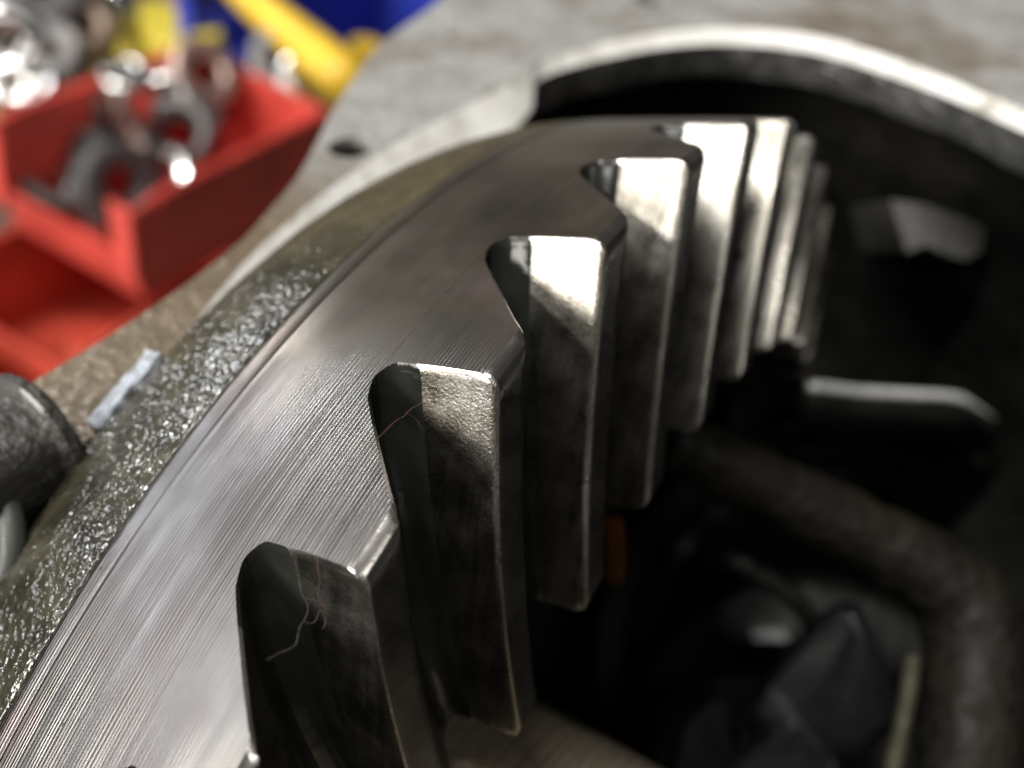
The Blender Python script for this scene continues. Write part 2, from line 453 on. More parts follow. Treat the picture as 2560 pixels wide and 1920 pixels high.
M_lug = metal("pale_blue_machined_edge", (.10, .11, .13), (.40, .43, .48), (.45, .65), 700, 900, .0005, .1)
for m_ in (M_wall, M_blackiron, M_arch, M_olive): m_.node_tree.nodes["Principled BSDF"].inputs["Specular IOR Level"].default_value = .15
M_arch.node_tree.nodes["Principled BSDF"].inputs["Coat Roughness"].default_value = .4
case = thing("differential_case", "dark differential case behind and inside the ring gear", "differential case", GM)
vs, fs = lathe([(56, 36.9), (77.2, 36.95), (78, 37.6), (78, 44), (76, 45), (56, 46)], 160)
link("mounting_flange", mesh("mounting_flange", vs, fs), [M_blackiron], case)
prof = [(76, 36.9), (88.9, 34.5), (89.4, 34.8), (89.5, 36.2), (88.9, 36.9), (76, 38.5)]
vs, fs = lathe(prof, 20, math.radians(54), math.radians(59.5), True)
vs = [v + V((noise.noise(v * 900), noise.noise(v * 900 + V((4, 0, 0))), noise.noise(v * 900 + V((0, 4, 0))))) * .0003 for v in vs]
fs += [tuple(range(6)), tuple(range(20 * 6, 21 * 6))]
link("flange_lug", mesh("flange_lug", vs, fs), [M_lug], case)
# machined journal whose crown shows under the tooth toes
t = NT("turned_tan_journal"); c = t.coord(case); sep = t.add("ShaderNodeSeparateXYZ"); t.l(c, sep.inputs[0])
ln = t.noise(sep.outputs["Z"], 2600, 3, .6, dim='1D')
t.l(t.mix(t.ramp(ln, [(.35, 0.0), (.7, 1.0)]), (.24, .19, .13), (.50, .43, .32)), t.b.inputs["Base Color"])
nb = t.bump(ln, .00005); nb = t.bump(t.noise(c, 900, 3), .00025, .8, nb); t.l(nb, t.b.inputs["Normal"])
t.set(Metallic=.6, Roughness=.2, Coat_Weight=1.0)
M_journal = t.m
P0 = RG.transposed() @ (V(((1446 - 1280) / FPX * 104, (1800 - 960) / FPX * 104, 104)) - TG)
CG = RG.transposed() @ (-TG)
view = (P0 - CG); axg = V((0, 0, 1)); nrm = view.cross(axg).normalized()
if (RG @ nrm).y > 0: nrm = -nrm
JR = 24; JC = P0 - nrm * JR; z0 = P0.z
vs, fs = lathe([(JR - 6, z0 + 12), (JR - 1, z0 + 12), (JR, z0 + 11), (JR, z0 - 13), (JR - .8, z0 - 14), (JR - 1.2, z0 - 20), (JR, z0 - 21), (JR, z0 - 36), (JR - 8, z0 - 37)], 120)
vs = [v + V((JC.x, JC.y, 0)) * MM for v in vs]
link("bearing_journal", mesh("bearing_journal", vs, fs), [M_journal], case)
GI = GM.inverted()
# window arm: rounded olive casting rib at lower right
def slab(pts, depth0, depth1, taper=.86, cyc=True):
    """rounded rib: outline given in view pixels at depth0, carried back to depth1 (world verts)"""
    n = len(pts); cx = sum(p[0] for p in pts) / n; cy = sum(p[1] for p in pts) / n
    fr = [px(cx + (x - cx) * taper, cy + (y - cy) * taper, depth0 - 3) for x, y in pts]
    a = [px(x, y, depth0) for x, y in pts]
    off = cdir((0.15, 0.35, 1)) * (depth1 - depth0) * MM
    b = [p + off for p in a]
    vs = fr + a + b; fs = [tuple(range(n))]
    for s in (0, n):
        for k in range(n): fs.append((s + k, s + (k + 1) % n, s + n + (k + 1) % n, s + n + k))
    return vs, fs
AP = [V(p) for p in catmull([tuple(px(x, y, d)) for x, y, d in [(1440, 950, 128), (1527, 989, 129), (1667, 1058, 130), (1789, 1120, 131), (1911, 1184, 131), (2020, 1248, 130), (2086, 1316, 129), (2108, 1410, 127), (2100, 1532, 124), (2090, 1659, 121), (2085, 1800, 118)]], 7)]
ar = [MM * (4.2 + 2.6 * min(1, i / 45) + .5 * noise.noise(p * 220)) for i, p in enumerate(AP)]
vs, fs = tube([GI @ p for p in AP], ar, 20)
vs = [v + V((noise.noise(v * 420), noise.noise(v * 420 + V((6, 0, 0))), noise.noise(v * 420 + V((0, 6, 0))))) * .0005 for v in vs]
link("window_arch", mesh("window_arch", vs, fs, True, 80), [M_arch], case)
EP = [V(p) for p in catmull([tuple(px(x, y, d)) for x, y, d in [(1972, 1420, 124), (1962, 1500, 122), (1945, 1590, 120), (1925, 1680, 118), (1910, 1790, 116)]], 6)]
vs, fs = tube([GI @ p for p in EP], .0011, 10)
link("window_edge", mesh("window_edge", vs, fs, True, 80), [M_olive], case)
def rib(pts, r, depthjit=.35):
    P = [V(p) for p in catmull([tuple(px(x, y, d)) for x, y, d in pts], 8)]
    P = [p + V((noise.noise(p * 400), noise.noise(p * 400 + V((3, 0, 0))), noise.noise(p * 400 + V((0, 5, 0))))) * MM * depthjit for p in P]
    vs, fs = tube([GI @ p for p in P], [r * MM * (1 + .25 * noise.noise(p * 500)) for p in P], 12)
    link("glint_bar", mesh("glint_bar", vs, fs), [M_blackiron], case)
rib([(1560, 1200, 132), (1640, 1245, 133), (1720, 1300, 134), (1760, 1350, 136)], 1.4)  # added bumpy bar, made to catch the glints below the arch
# spider gear, chunky straight teeth, dark and wet
def bevel_gear(n, r0, r1, h, th, root):
    prof = []
    for k in range(n):
        b = 2 * pi * k / n; w = 2 * pi / n
        prof += [(b - .5 * w, 0), (b - .36 * w, .08), (b - .07 * w, 1), (b + .07 * w, 1), (b + .36 * w, .08)]
    vs = []; fs = []; m = len(prof)
    for u in (0, .08, .5, .92, 1):
        rr = r0 + (r1 - r0) * u; zz = h * u; d = th * (1 - .4 * u) * (1 if 0 < u < 1 else .75)
        for a, t in prof:
            rad = rr - root * (1 - .4 * u) + d * t * .5
            vs.append(V((rad * math.cos(a), rad * math.sin(a), zz + d * t * .55)) * MM)
    for s in range(4):
        for k in range(m): fs.append((s * m + k, s * m + (k + 1) % m, (s + 1) * m + (k + 1) % m, (s + 1) * m + k))
    fs.append(tuple(range(m))); fs.append(tuple(range(4 * m, 5 * m)))
    return vs, fs
sm = frame(cdir((-.15, -.40, -.90))).to_4x4(); sm.translation = px(1765, 1650, 150)
dl = sm.to_3x3().transposed() @ cdir((.22, -.93, .28))
sm = sm @ Matrix.Rotation(math.atan2(dl.y, dl.x), 4, 'Z')
spider = thing("spider_gear", "dark wet spider gear with chunky teeth at the lower right", "gear", sm)
SI = sm.inverted()
for pts, d0, d1, tp in (([(1600, 1545), (1700, 1420), (1800, 1312), (1825, 1293), (1852, 1300), (1911, 1422), (1945, 1560), (1860, 1640), (1640, 1640)], 136, 172, .82),
                        ([(1540, 1790), (1585, 1650), (1690, 1562), (1716, 1547), (1750, 1560), (1815, 1640), (1850, 1790)], 126, 160, .84),
                        ([(1440, 1700), (1470, 1560), (1540, 1500), (1575, 1510), (1590, 1600), (1570, 1720)], 140, 170, .8)):
    vs, fs = slab(pts, d0, d1, tp)
    me = mesh("tooth", [SI @ v for v in vs], fs, False)
    bm = bmesh.new(); bm.from_mesh(me); bmesh.ops.bevel(bm, geom=bm.edges[:], offset=.5 * MM, segments=2, affect='EDGES'); bm.to_mesh(me); bm.free()
    me.polygons.foreach_set("use_smooth", [True] * len(me.polygons)); me.set_sharp_from_angle(angle=math.radians(30))
    link("tooth", me, [M_gloss], spider)
vs, fs = lathe([(.2, -22), (30, -22), (34, -14), (30, -6), (14, -3), (.2, -3)], 48)
link("gear_core", mesh("gear_core", vs, fs), [M_wall], spider)
# carrier bearing in the dark bore
bmx = frame(cdir((-.10, -.50, -.86))).to_4x4(); bmx.translation = px(1870, 1480, 178)
bearing = thing("carrier_bearing", "black oily roller bearing deep inside the housing", "bearing", bmx)
vs, fs = lathe([(46, -6), (52, -6), (52, 7), (51, 8), (47, 8), (46, 7)], 96, closeprof=True)
link("outer_race", mesh("outer_race", vs, fs), [M_blackiron], bearing)
vs, fs = lathe([(40.5, 4), (44.5, 4), (44.5, 6.5), (43.8, 7.2), (41.2, 7.2), (40.5, 6.5)], 96, closeprof=True)
cage = link("cage", mesh("cage", vs, fs), [M_darksteel], bearing)
vs, fs = lathe([(0.2, -9), (2.6, -9), (3, -8.4), (3, 5), (2.4, 6), (.2, 6)], 14)
rm = mesh("roller", vs, fs)
for k in range(30):
    a = 2 * pi * k / 30
    o = link("roller", rm, [M_darksteel], cage); o.location = V((42.6 * math.cos(a), 42.6 * math.sin(a), 3)) * MM
vs, fs = lathe([(33, -36), (36.5, -36), (37.5, -32), (36.5, -28), (34, -27), (33, -30)], 96, closeprof=True)
link("inner_race", mesh("inner_race", vs, fs), [M_blackiron], bearing)

# ------------------------------------------------------------------ housing
FZ = -59.0
STAIN = tuple(hw(*px_h(150, 850, FZ), FZ) - hw(0, 80, FZ))
t = NT("cast_aluminium_flange"); c = t.coord()
big = t.noise(c, 35, 5, .65); mid = t.noise(c, 130, 5, .7); fin = t.noise(c, 520, 3)
col = t.ramp(mid, [(.3, (.22, .215, .20)), (.5, (.37, .365, .35)), (.7, (.50, .50, .49))])
col = t.mix(t.ramp(big, [(.47, 0.0), (.64, .8)]), col, (.17, .13, .085))
col = t.mix(t.ramp(fin, [(.62, 0.0), (.72, .8)]), col, (.07, .06, .05))
vd = t.add("ShaderNodeVectorMath", operation='DISTANCE'); t.l(c, vd.inputs[0]); vd.inputs[1].default_value = STAIN
dd = t.math('ADD', vd.outputs["Value"], t.math('MULTIPLY', t.math('SUBTRACT', big, .5), .05))
col = t.mix(t.ramp(dd, [(.036, .9), (.056, 0.0)]), col, (.15, .11, .068))
t.l(col, t.b.inputs["Base Color"]); t.l(t.ramp(mid, [(.35, .5), (.65, .22)]), t.b.inputs["Roughness"])
nb = t.bump(mid, .0009, .8); nb = t.bump(fin, .0003, .8, nb); t.l(nb, t.b.inputs["Normal"]); t.set(Metallic=.35)
M_flange = t.m
t = NT("bright_machined_lip"); c = t.coord()
n1 = t.noise(c, 110, 4, .62)
t.l(t.ramp(n1, [(.27, (.22, .20, .16)), (.38, (.66, .64, .58)), (.55, (.88, .87, .84))]), t.b.inputs["Base Color"])
t.l(t.ramp(n1, [(.3, .45), (.7, .28)]), t.b.inputs["Roughness"]); t.l(t.bump(t.noise(c, 300, 4), .0004), t.b.inputs["Normal"]); t.set(Metallic=.35)
M_lip = t.m
M_edge = metal("grey_sheen_casting", (.05, .05, .05), (.16, .16, .155), (.2, .4), 200, 350, .0012, .5, coat=.4)  # grey reflection put into the colour of the wall's top strip

pairs = [((-60, 1010), (-40, 1040), 3), ((95, 990), (105, 1010), 3), ((182, 958), (200, 972), 3), ((290, 850), (320, 865), 3), ((400, 725), (440, 740), 1.5), ((480, 622), (540, 640), 1.5), ((560, 535), (620, 556), 1.5), ((650, 457), (710, 478), 1.5), ((740, 388), (800, 408), 1.6), ((850, 312), (900, 356), 2), ((1000, 233), (1000, 326), 3), ((1090, 186), (1095, 290), 3.4), ((1150, 146), (1148, 236), 3), ((1185, 126), (1172, 168), 1.8), ((1350, 82), (1350, 118), 1.5), ((1500, 62), (1500, 97), 1.5), ((1650, 63), (1650, 100), 1.5), ((1800, 86), (1800, 125), 1.5), ((2000, 152), (2000, 192), 1.5), ((2212, 238), (2212, 285), 1.5)]
Tl = [px_h(a[0], a[1], FZ) for a, b, d in pairs]
Bl = [(*px_h(b[0], b[1], FZ - d), FZ - d) for a, b, d in pairs]
extra = [(92, 108), (101, 78), (105, 40), (102, 0), (90, -40), (60, -72), (10, -86), (-50, -84), (-92, -66), (-104, -30), (-92, 2)]
Tl += extra
def inward(p, d=3):
    c = V((5, 40)); q = V(p); q += (c - q).normalized() * d; return (q.x, q.y)
Bl += [(*inward(p), FZ - 3) for p in extra]
def closed_catmull(P, m):
    n = len(P); Q = [P[(i) % n] for i in range(-1, n + 2)]
    out = catmull(Q, m)
    return out[m:-1 - m] if False else out[m:m + n * m]
TS = closed_catmull(Tl, 6); BS = closed_catmull(Bl, 6)
house = thing("differential_housing", "grey cast differential housing with round open mouth around the ring gear", "housing", Matrix.Translation(hw(0, 80, FZ)))
HI = house.matrix_world.inverted()
HR = Matrix((A @ XH, A @ YH, A @ UPH)).transposed().to_4x4()
def hloc(x, y, z): return HI @ hw(x, y, z)
left_out = [px_h(x, y, FZ) for x, y in [(-90, 905), (0, 868), (60, 832), (170, 765), (290, 690), (420, 600), (520, 520), (585, 450), (640, 385), (680, 315), (720, 238), (770, 160), (830, 88), (950, 0)]]
outer = left_out + [(-2, 214), (30, 228), (70, 224), (110, 205), (140, 160), (150, 90), (148, 20), (130, -60), (90, -110), (20, -128), (-60, -124), (-120, -100), (-140, -50), (-120, 0), (-90, 36)]
OS = closed_catmull(outer, 5)
def circle(cx, cy, r, n=24): return [(cx + r * math.cos(2 * pi * k / n), cy + r * math.sin(2 * pi * k / n)) for k in range(n)]
hc = [px_h(757, 318, FZ), px_h(1405, -4, FZ), (100, 168), (128, 100), (124, 20)]
me = flat_fill([OS, TS] + [circle(x, y, 3.1) for x, y in hc], 1.6, "flange")
me.transform(HR @ Matrix.Translation((0, 0, -.8 * MM)))
off = A @ (XH * 0 + YH * 0); me.transform(Matrix.Translation(HI @ hw(0, 0, FZ)))
flange = link("flange", me, [M_flange], house)
n = len(TS)
vs = [hloc(x, y, FZ + .01) for x, y in TS] + [hloc(*p) for p in BS]
# rolled edge: an extra row just inside the top edge
fs = [(k, (k + 1) % n, n + (k + 1) % n, n + k) for k in range(n)]
link("machined_lip", mesh("machined_lip", vs, fs, True, 40), [M_lip], flange)
cen = V((8, 45))
def wallv(i, j):
    x, y, z = BS[i]
    p = V((x, y)); dirr = (p - cen).normalized()
    lev = [(0, 0), (0, -3), (1, -6), (8, -9), (14, -18), (14, -60), (6, -105), (-30, -120)][j]
    p = p + dirr * lev[0]
    w = .9 * noise.noise(V((p.x, p.y, lev[1])) * .12) + .35 * noise.noise(V((p.x, p.y, lev[1])) * .5)
    p = p + dirr * w * (1 if j else 0)
    return hloc(p.x, p.y, z + lev[1])
vs, fs = grid(n, 8, wallv, True, False)
fe = [f for k, f in enumerate(fs) if k % 7 < 2]; fs = [f for k, f in enumerate(fs) if k % 7 >= 2]
link("cast_edge", mesh("cast_edge", vs, fe, True, 60), [M_edge], house)
fs.append(tuple(i * 8 + 7 for i in range(n)))
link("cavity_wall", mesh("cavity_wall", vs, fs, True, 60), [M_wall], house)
# outer skin below the flange
def skinv(i, j):
    x, y = OS[i]; p = V((x, y)); dirr = (p - cen).normalized()
    lev = [(-.05, -1.5), (-.3, -11), (-8, -20), (-20, -135)][j]
    p = p + dirr * lev[0]; return hloc(p.x, p.y, FZ + lev[1])
vs, fs = grid(len(OS), 4, skinv, True, False)
link("outer_skin", mesh("outer_skin", vs, fs, True, 60), [M_olive], house)
# pale boss and bright ledge on the far inner wall
def prism_px(pts, d0, d1, bev=.0):
    n = len(pts); a = [HI @ px(x, y, d0) for x, y in pts]; b = [v + (A @ V((.05, -.15, 1))).normalized() * (d1 - d0) * MM for v in a]
    return a + b, [tuple(range(n))] + [(k, (k + 1) % n, n + (k + 1) % n, n + k) for k in range(n)]
M_ledge = metal("bright_bore_edge", (.7, .7, .68), (.86, .86, .85), (.2, .35), 200, 500, .0003, .35)
M_boss = metal("grey_cast_boss", (.08, .08, .075), (.15, .145, .135), (.35, .55), 80, 300, .0003, .5)
vs, fs = prism_px([(1925, 432), (1990, 440), (2060, 462), (2128, 492), (2120, 545), (2085, 562), (2040, 548), (2000, 528), (1960, 545), (1945, 500)], 160, 190)
link("wall_boss", mesh("wall_boss", vs, fs, False), [M_boss], house)
led = [px(x, y, d) for x, y, d in [(1738, 842, 158), (1765, 836, 158), (1850, 846, 160), (1950, 852, 162), (2050, 858, 165), (2095, 872, 167), (2150, 905, 170)]]
led = [V(p) for p in catmull([tuple(p) for p in led], 6)]
vs, fs = tube([HI @ p for p in led], [.0010 * min(1, (i + 1) / 5, (len(led) - i) / 9) for i in range(len(led))], 12)
link("bore_ledge", mesh("bore_ledge", vs, fs, True, 60), [M_ledge], house)
# saddle under the ledge
def sadd(i, j):
    p = led[i]; o = [(0, 0, 0), (.1, .6, -.2), (.2, 1.6, .6), (.3, 2.2, 5), (.3, 1.5, 14)][j]
    return HI @ (p + A @ V(o) * .004)
vs, fs = grid(len(led), 5, sadd)
link("bearing_saddle", mesh("bearing_saddle", vs, fs, True, 60), [M_wall], house)

# flange bolt at the far left, and the hose below it
bxm = frame(cdir((-.55, .42, -.72))).to_4x4(); bxm.translation = px(92, 962, 86)
bolt = thing("flange_bolt", "oily grey flange bolt at the left edge beside the gear rim", "bolt", bxm)
M_bolt = metal("oily_grey_bolt", (.010, .010, .008), (.026, .024, .018), (.4, .6), 200, 700, .0005, .0, coat=.35)
vs, fs = lathe([(.2, -.2), (7.1, -.2), (7.4, .2), (7.3, 1.0), (6.6, 1.5), (5.7, 1.6)], 48)
link("washer_face", mesh("washer_face", vs, fs), [M_bolt], bolt)
vs, fs = lathe([(5.7, 1.5), (5.5, 2.4), (5.4, 8), (4.9, 9), (2.6, 9.3), (.1, 9.3)], 6 * 6)
vs = [V((v.x * (1 + .035 * math.cos(6 * math.atan2(v.y, v.x))), v.y * (1 + .035 * math.cos(6 * math.atan2(v.y, v.x))), v.z)) for v in vs]
link("hex_head", mesh("hex_head", vs, fs, True, 40), [M_bolt], bolt)
hp = [px(x, y, d) for x, y, d in [(-60, 960, 84), (-15, 1010, 82), (15, 1080, 80), (28, 1160, 79), (20, 1240, 79), (-20, 1300, 80)]]
hp = [V(p) for p in catmull([tuple(p) for p in hp], 6)]
vs, fs = tube(hp, .0011, 12)
M_hose = metal("grey_green_hose", (.035, .037, .033), (.06, .062, .055), (.4, .6), 200, 900, .00005, 0)
tag(link("rubber_hose", mesh("rubber_hose", vs, fs), [M_hose]), "grey green rubber hose curving at the left edge below the bolt", "hose")

# orange strip added for an unidentified sliver in the gap below the teeth
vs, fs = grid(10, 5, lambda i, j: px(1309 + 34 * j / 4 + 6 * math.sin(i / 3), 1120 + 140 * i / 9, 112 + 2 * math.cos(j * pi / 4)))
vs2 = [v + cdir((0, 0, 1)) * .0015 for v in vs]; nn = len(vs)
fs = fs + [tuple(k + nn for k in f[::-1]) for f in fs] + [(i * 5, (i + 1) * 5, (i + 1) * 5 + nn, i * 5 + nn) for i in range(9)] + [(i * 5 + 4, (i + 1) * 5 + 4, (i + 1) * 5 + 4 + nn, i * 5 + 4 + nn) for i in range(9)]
M_orange = plastic("orange_sliver", (.34, .13, .025), .5)
tag(link("orange_strip", mesh("orange_strip", vs + vs2, fs), [M_orange]), "thin orange strip showing in the dark gap below the teeth", "seal")

# lint caught in the tooth spaces
M_lint_r = plastic("red_lint", (.12, .045, .035), .8); M_lint_t = plastic("tan_lint", (.085, .068, .055), .8)
def fibre(pts, r, mat, label):
    P = [V(p) for p in catmull([tuple(px(x / K, y / K, d)) for x, y, d in pts], 8)]
    P = [p + V((noise.noise(p * 900), noise.noise(p * 900 + V((5, 0, 0))), noise.noise(p * 900 + V((0, 7, 0))))) * .00016 for p in P]
    vs, fs = tube(P, [r * MM * (.36 + .2 * noise.noise(p * 3000)) for p in P], 5)
    tag(link("lint_fibre", mesh("lint_fibre", vs, fs), [mat]), label, "fibre", "lint fibres caught between the teeth")
fibre([(1073, 985, 65.2), (1050, 1012, 64.5), (1014, 1035, 63.8), (980, 1062, 62.8), (945, 1097, 61.9)], .055, M_lint_r, "red lint thread strung diagonally across the middle tooth space")
fibre([(1014, 1030, 63.9), (1035, 1045, 64.5), (1052, 1068, 64.8), (1064, 1075, 65.2)], .03, M_lint_t, "short pale thread hanging off the red lint thread")
fibre([(738, 1395, 60), (752, 1470, 60), (766, 1520, 60), (748, 1575, 59.6), (738, 1615, 59.2), (700, 1635, 58.6), (665, 1650, 58)], .045, M_lint_t, "long tan thread in the nearest tooth space")
fibre([(760, 1560, 60), (785, 1555, 60.4), (800, 1525, 60.6), (815, 1555, 60.7), (808, 1570, 60.6)], .045, M_lint_t, "curled tan lint loop beside the long tan thread")
fibre([(790, 1390, 60.4), (800, 1435, 60.5), (795, 1480, 60.6), (808, 1520, 60.8)], .05, M_lint_r, "reddish lint tuft at the top of the nearest tooth space")

# ------------------------------------------------------------------ bench and bins behind
t = NT("worn_bench_top"); c = t.coord()
t.l(t.ramp(t.noise(c, 14, 6, .65), [(.35, (.05, .04, .03)), (.6, (.13, .105, .075)), (.75, (.20, .17, .13))]), t.b.inputs["Base Color"]); t.set(Roughness=.55)
t.l(t.bump(t.noise(c, 60, 4), .002), t.b.inputs["Normal"])
M_bench = t.m
me = box_mesh("bench", 3400, 3400, 40, 2)
o = link("bench", me, [M_bench], None, V((-.2, 1.1, -.0201))); tag(o, "worn dark workbench top under the bins", None, None, "structure")

M_red = plastic("red_bin_plastic", (.60, .070, .052), .42, .25)
M_redor = plastic("orange_red_bin_plastic", (.50, .062, .035), .42, .35)
M_blue = plastic("blue_bin_plastic", (.03, .05, .42), .35)
M_yellow = plastic("yellow_plastic", (.72, .46, .03), .35)
M_yel2 = plastic("pale_yellow_plastic", (.62, .50, .06), .35)
def make_bin(name, label, mat, center, e1, L, Wd, H, top, group=None, lip=.42):
    """open stacking bin. e1 points front->back; top = world z of its rim"""
    e1 = V((e1[0], e1[1], 0)).normalized(); e2 = V((e1.y, -e1.x, 0))
    m = Matrix((e2, e1, V((0, 0, 1)))).transposed().to_4x4(); m.translation = V((center[0], center[1], top - H * MM))
    t = thing(name, label, "storage bin", m, group)
    tb = 3.0
    def slabm(poly_out, n_off, nm, par=None):
        """panel: polygon (list of V, mm) thickened along n_off"""
        k = len(poly_out); vs = [V(p) * MM for p in poly_out] + [(V(p) + V(n_off)) * MM for p in poly_out]
        fs = [tuple(range(k)), tuple(range(2 * k - 1, k - 1, -1))] + [(i, (i + 1) % k, k + (i + 1) % k, k + i) for i in range(k)]
        me = mesh(nm, vs, fs, False)
        bm = bmesh.new(); bm.from_mesh(me); bmesh.ops.bevel(bm, geom=bm.edges[:], offset=.8 * MM, segments=2, affect='EDGES'); bm.to_mesh(me); bm.free()
        me.polygons.foreach_set("use_smooth", [True] * len(me.polygons)); me.set_sharp_from_angle(angle=math.radians(40))
        return link(nm, me, [mat], par or t)
    w = Wd / 2; l = L / 2; tp = 4
    for s in (-1, 1):
        sw = slabm([(s * (w - tp), -l + tp, 0), (s * (w - tp), l - tp, 0), (s * w, l, H), (s * w, -l + 14, H), (s * w, -l - 2, H * .93), (s * (w - 1.5), -l - 2 + 3, H * lip)], (-s * tb, 0, 0), "side_wall")
        slabm([(s * (w + 2.4), l, H - 7), (s * (w + 2.4), l, H + .5), (s * (w + 2.4), -l + 10, H + .5), (s * (w + 2.4), -l + 10, H - 7)], (-s * 2.2, 0, 0), "rim", sw)
        slabm([(s * w, -l - 4, H * .3), (s * w, -l - 4, H * .95), (s * (w - 14), -l - 4, H * .95), (s * (w - 10), -l - 4, H * .3)], (0, 2.6, 0), "front_post")
    slabm([(-w + tp, l - tp, 0), (w - tp, l - tp, 0), (w, l, H), (-w, l, H)], (0, -tb, 0), "back_wall")
    slabm([(-w + tp, -l + tp, 0), (w - tp, -l + tp, 0), (w - 1, -l - 3, H * lip), (-w + 1, -l - 3, H * lip)], (0, tb, 0), "front_lip")
    slabm([(-w + tp + 1, -l + tp + 1, .4), (w - tp - 1, -l + tp + 1, .4), (w - tp - 1, l - tp - 1, .4), (-w + tp + 1, l - tp - 1, .4)], (0, 0, tb), "floor")
    return t
TOPZ = HC - .240
corn = [px_on_bench(x, y, TOPZ) for x, y in ((20, 258), (428, 78), (662, 235), (288, 468))]     # front-left, back-left, back-right, front-right
cc = (corn[0] + corn[1] + corn[2] + corn[3]) / 4
e1 = ((corn[1] - corn[0]) + (corn[2] - corn[3])); e2v = ((corn[2] - corn[1]) + (corn[3] - corn[0]))
Lb = e1.length / 2 / MM; Wb = e2v.length / 2 / MM
a1 = math.atan2(e1.y, e1.x); a2 = math.atan2(e2v.y, e2v.x) + pi / 2
am = (a1 * .65 + a2 * .35)
e1 = V((math.cos(am), math.sin(am)))
print("BIN", Lb, Wb, math.degrees(a1), math.degrees(a2))
HB = 58
bin1 = make_bin("red_bin", "open red plastic bin full of metal parts, topmost of the stack", M_red, cc, e1, Lb, Wb, HB, TOPZ, lip=.46)
c2 = cc - V((e1.x, e1.y, 0)) * .030
make_bin("red_bin", "orange red plastic bin directly under the topmost red bin", M_redor, c2, e1, Lb, Wb, HB, TOPZ - .0605, lip=.5)
c3 = cc - V((e1.x, e1.y, 0)) * .062
make_bin("red_bin", "orange red plastic bin at the bottom of the stack", M_redor, c3, e1, Lb, Wb, HB, TOPZ - .121, lip=.5)

# parts in the red bin
M_chrome = metal("bright_steel", (.55, .54, .53), (.7, .69, .67), (.12, .25), 80, 500, .00003, 1)
M_grey = metal("dull_grey_steel", (.10, .095, .095), (.17, .16, .155), (.35, .55), 80, 500, .00005, .5)
M_dkring = metal("dark_grey_rubber", (.028, .026, .026), (.05, .046, .045), (.5, .7), 80, 500, .00005, 0)
M_pink = metal("pinkish_brass", (.45, .30, .26), (.55, .40, .35), (.25, .4), 80, 500, .00004, .8)
M_brass = metal("tarnished_brass", (.14, .10, .07), (.26, .19, .15), (.3, .5), 80, 500, .00004, .6)
M_brown = metal("brown_rubber", (.05, .035, .028), (.09, .06, .05), (.4, .6), 80, 500, .00005, 0)
def ring_part(name, label, cat, pos, axis, ro, ri, h, mat, group=None):
    m = frame(axis).to_4x4(); m.translation = pos
    t = link(name, None, None) if False else None
    b = min(1.2, (ro - ri) * .3)
    prof = [(ri, -h / 2 + b), (ri + b, -h / 2), (ro - b, -h / 2), (ro, -h / 2 + b), (ro, h / 2 - b), (ro - b, h / 2), (ri + b, h / 2), (ri, h / 2 - b)]
    vs, fs = lathe(prof, 40, closeprof=True)
    o = link(name, mesh(name, vs, fs, True, 50), [mat]); o.matrix_world = m
    return tag(o, label, cat, group)
def on(x, y, z): return px_on_bench(x, y, z)
zb = TOPZ - .030
ring_part("steel_bushing", "shiny upright steel bushing standing in the red bin", "bushing", on(284, 232, TOPZ + .002), (0.1, -.3, 1), 11, 6, 46, M_chrome)
ring_part("rubber_ring", "large dark grey ring leaning in the front of the red bin", "ring", on(258, 400, TOPZ - .018), (.75, -.5, .45), 20, 8, 14, M_dkring)
ring_part("bearing_cup", "pale bearing cup with a dark bore in the red bin", "bearing cup", on(385, 292, TOPZ - .018), (.1, -.65, .75), 18, 11, 16, M_grey)
ring_part("brass_bushing", "pinkish bushing in the back corner of the red bin", "bushing", on(430, 170, TOPZ - .004), (.5, -.4, .6), 18, 8, 26, M_pink)
ring_part("thrust_washer", "bright washer resting near the right wall of the red bin", "washer", on(350, 372, TOPZ - .022), (.2, -.5, .8), 16, 7, 6, M_chrome)
ring_part("brown_plug", "dark brown plug behind the ring in the red bin", "plug", on(232, 240, TOPZ - .02), (.3, .1, .9), 15, 2, 24, M_brown)
ring_part("steel_collar", "dull steel collar lying on the red bin floor at the front lip", "collar", on(120, 410, TOPZ - .042), (.2, .1, .9), 17, 9, 10, M_grey)
ring_part("spacer_ring", "small shiny spacer ring leaning on the back wall of the red bin", "spacer", on(360, 215, TOPZ - .006), (.2, -.7, .5), 12, 7, 8, M_chrome)

for k, (x, y, dz, r) in enumerate([(200, 330, -.03, 11), (330, 260, -.012, 9), (300, 330, -.02, 10), (410, 235, -.01, 10), (440, 255, -.012, 9), (330, 320, -.016, 8), (180, 420, -.04, 9), (235, 470, -.04, 10), (470, 215, -.012, 9), (310, 180, -.006, 9)]):
    ring_part("bin_part", "small loose metal part jumbled inside the topmost red bin", "hardware", on(x, y, TOPZ + dz), (random.uniform(-1, 1), random.uniform(-1, .3), random.uniform(.2, 1)), r, r * random.uniform(.2, .6), r * random.uniform(.6, 2), [M_dkring, M_grey, M_pink, M_brown, M_grey][k % 5], "small parts in the topmost red bin")
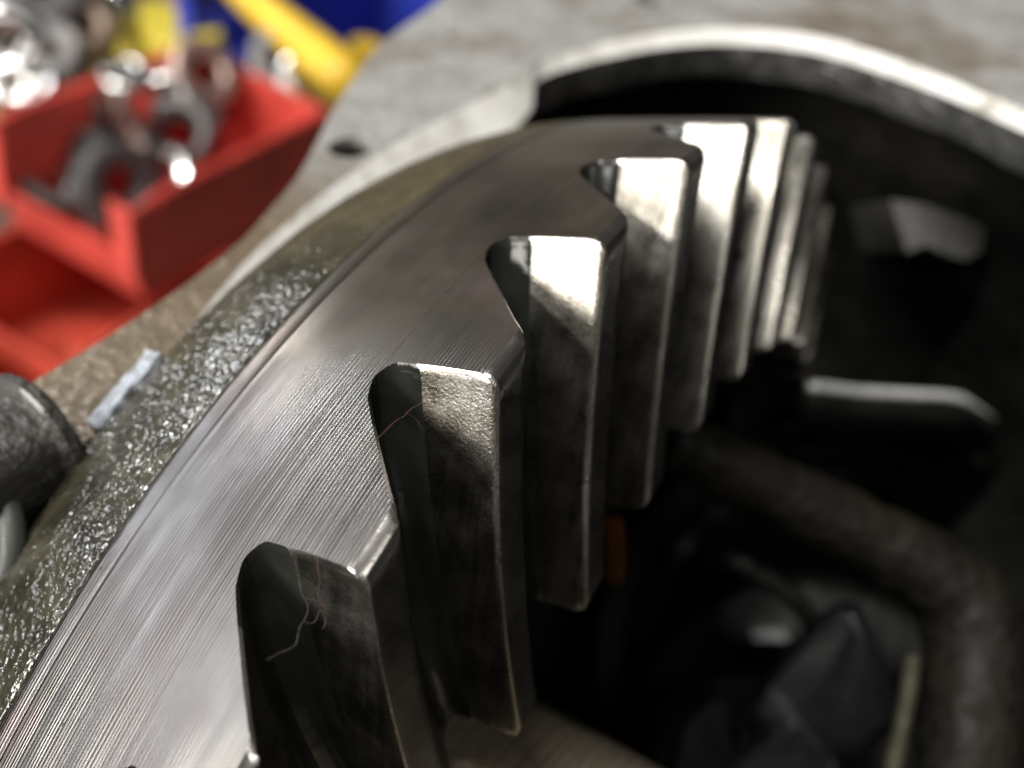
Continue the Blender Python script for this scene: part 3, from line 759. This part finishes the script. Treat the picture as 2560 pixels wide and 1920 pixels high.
# blue bins, yellow handle and yellow caps farther back
def pz(x, y, z): return on(x, y, z)
cb = pz(860, -10, .16); make_bin("blue_bin", "large blue plastic bin at the top behind the housing flange", M_blue, cb, (.35, .94), 230, 190, 160, .16)
cb = pz(520, 62, .14); make_bin("blue_bin", "small blue plastic bin behind the red bin's back wall", M_blue, cb, (.6, .8), 58, 54, 140, .14, lip=.8)
hpnt = [V(p) for p in catmull([tuple(pz(x, y, z)) for x, y, z in [(500, -40, .15), (555, 10, .15), (620, 65, .15), (680, 115, .15), (735, 165, .15), (760, 200, .14)]], 6)]
hb = thing("yellow_handle", "long curved yellow plastic handle between the blue bins", "handle", Matrix.Translation(hpnt[0]))
vs, fs = tube([p - hpnt[0] for p in hpnt], [.011 + .006 * (i / len(hpnt)) for i in range(len(hpnt))], 14)
link("grip", mesh("grip", vs, fs), [M_yellow], hb)
vs, fs = tube([hpnt[-1] - hpnt[0], hpnt[-1] - hpnt[0] + V((.01, -.02, -.12))], .006, 10)
link("stem", mesh("stem", vs, fs), [M_grey], hb)
vs, fs = tube([hpnt[0] - hpnt[0] + V((0, .01, -.012)), V((0.0, .02, -.138))], .006, 10)
link("foot", mesh("foot", vs, fs), [M_grey], hb)
def jar(label, pos_px, z, r, h, mat):
    p = pz(*pos_px, z); m = Matrix.Translation(V((p.x, p.y, z - h * MM)))
    t = thing("plastic_cap", label, "cap", m)
    vs, fs = lathe([(.2, 0), (r * .96, 0), (r, 2), (r, h - 4), (r * .93, h), (.2, h)], 28); shell = link("shell", mesh("shell", vs, fs), [mat], t)
    for k in range(14):
        a = 2 * pi * k / 14; me = box_mesh("grip_rib", 2.4, 2.4, h * .7, .5, 1); o = link("grip_rib", me, [mat], shell); o.location = V((r * math.cos(a), r * math.sin(a), h * .45)) * MM
jar("tall yellow plastic cap behind the red bin's back left corner", (395, 62), .13, 26, 130, M_yel2)
jar("pale yellow plastic cap left of the tall yellow cap", (325, 40), .10, 34, 100, M_yel2)
jar("small yellow cap at the end of the yellow handle near the flange", (792, 95), .12, 13, 120, M_yellow)
# loose hardware on the bench, upper left
M_tray = plastic("olive_tray", (.20, .16, .07), .5)
spec = [(25, 90, 30, M_chrome, "bright steel ball fitting at the left edge of the hardware heap"), (40, 190, 22, M_chrome, "bright round steel part just above the red bin's left corner"), (105, 205, 22, M_chrome, "pale steel part beside the bright round part above the red bin"), (240, 20, 26, M_chrome, "shiny steel cap near the top of the hardware heap"), (190, 70, 26, M_brass, "large pinkish brass fitting in the middle of the hardware heap"), (110, 30, 34, M_grey, "dull grey fitting at the top left of the hardware heap"), (130, 120, 26, M_grey, "grey collar behind the red bin's left wall"), (600, 110, 24, M_grey, "grey steel part beside the yellow handle"), (655, 175, 26, M_chrome, "pale steel tube end behind the red bin's right wall"), (610, 135, 30, M_grey, "dull steel block behind the red bin's back right corner")]
for x, y, r, mat, lab in spec:
    z = .10 + r * MM
    p = pz(x, y, z)
    r *= .7
    ring_part("steel_fitting", lab, "fitting", p, (random.uniform(-.6, .6), random.uniform(-.9, -.1), random.uniform(.3, 1)), r, r * .3, r * 1.3, mat)
hx = [ -60, 620]
for k in range(34):
    x = random.uniform(-60, 460); y = random.uniform(-60, 60 + max(0, 200 - x) * .7)
    r = random.uniform(9, 20); z = .06 + random.uniform(0, .03)
    p = pz(x, y, z); mat = random.choice([M_grey, M_grey, M_chrome, M_brown, M_pink, M_tray])
    ring_part("loose_part", "small loose steel part in the blurred hardware heap behind the red bin", "hardware", p, (random.uniform(-1, 1), random.uniform(-1, .2), random.uniform(.2, 1)), r, r * random.uniform(.2, .6), r * random.uniform(.5, 2), mat, "loose parts in the hardware heap")
tb_c = pz(140, 40, .045)
me = box_mesh("heap_tray", 620, 520, 45, 3); o = link("heap_tray", me, [M_tray], None, V((tb_c.x, tb_c.y + .05, .0226)))
tag(o, "shallow olive tray carrying the heap of loose hardware", "tray")
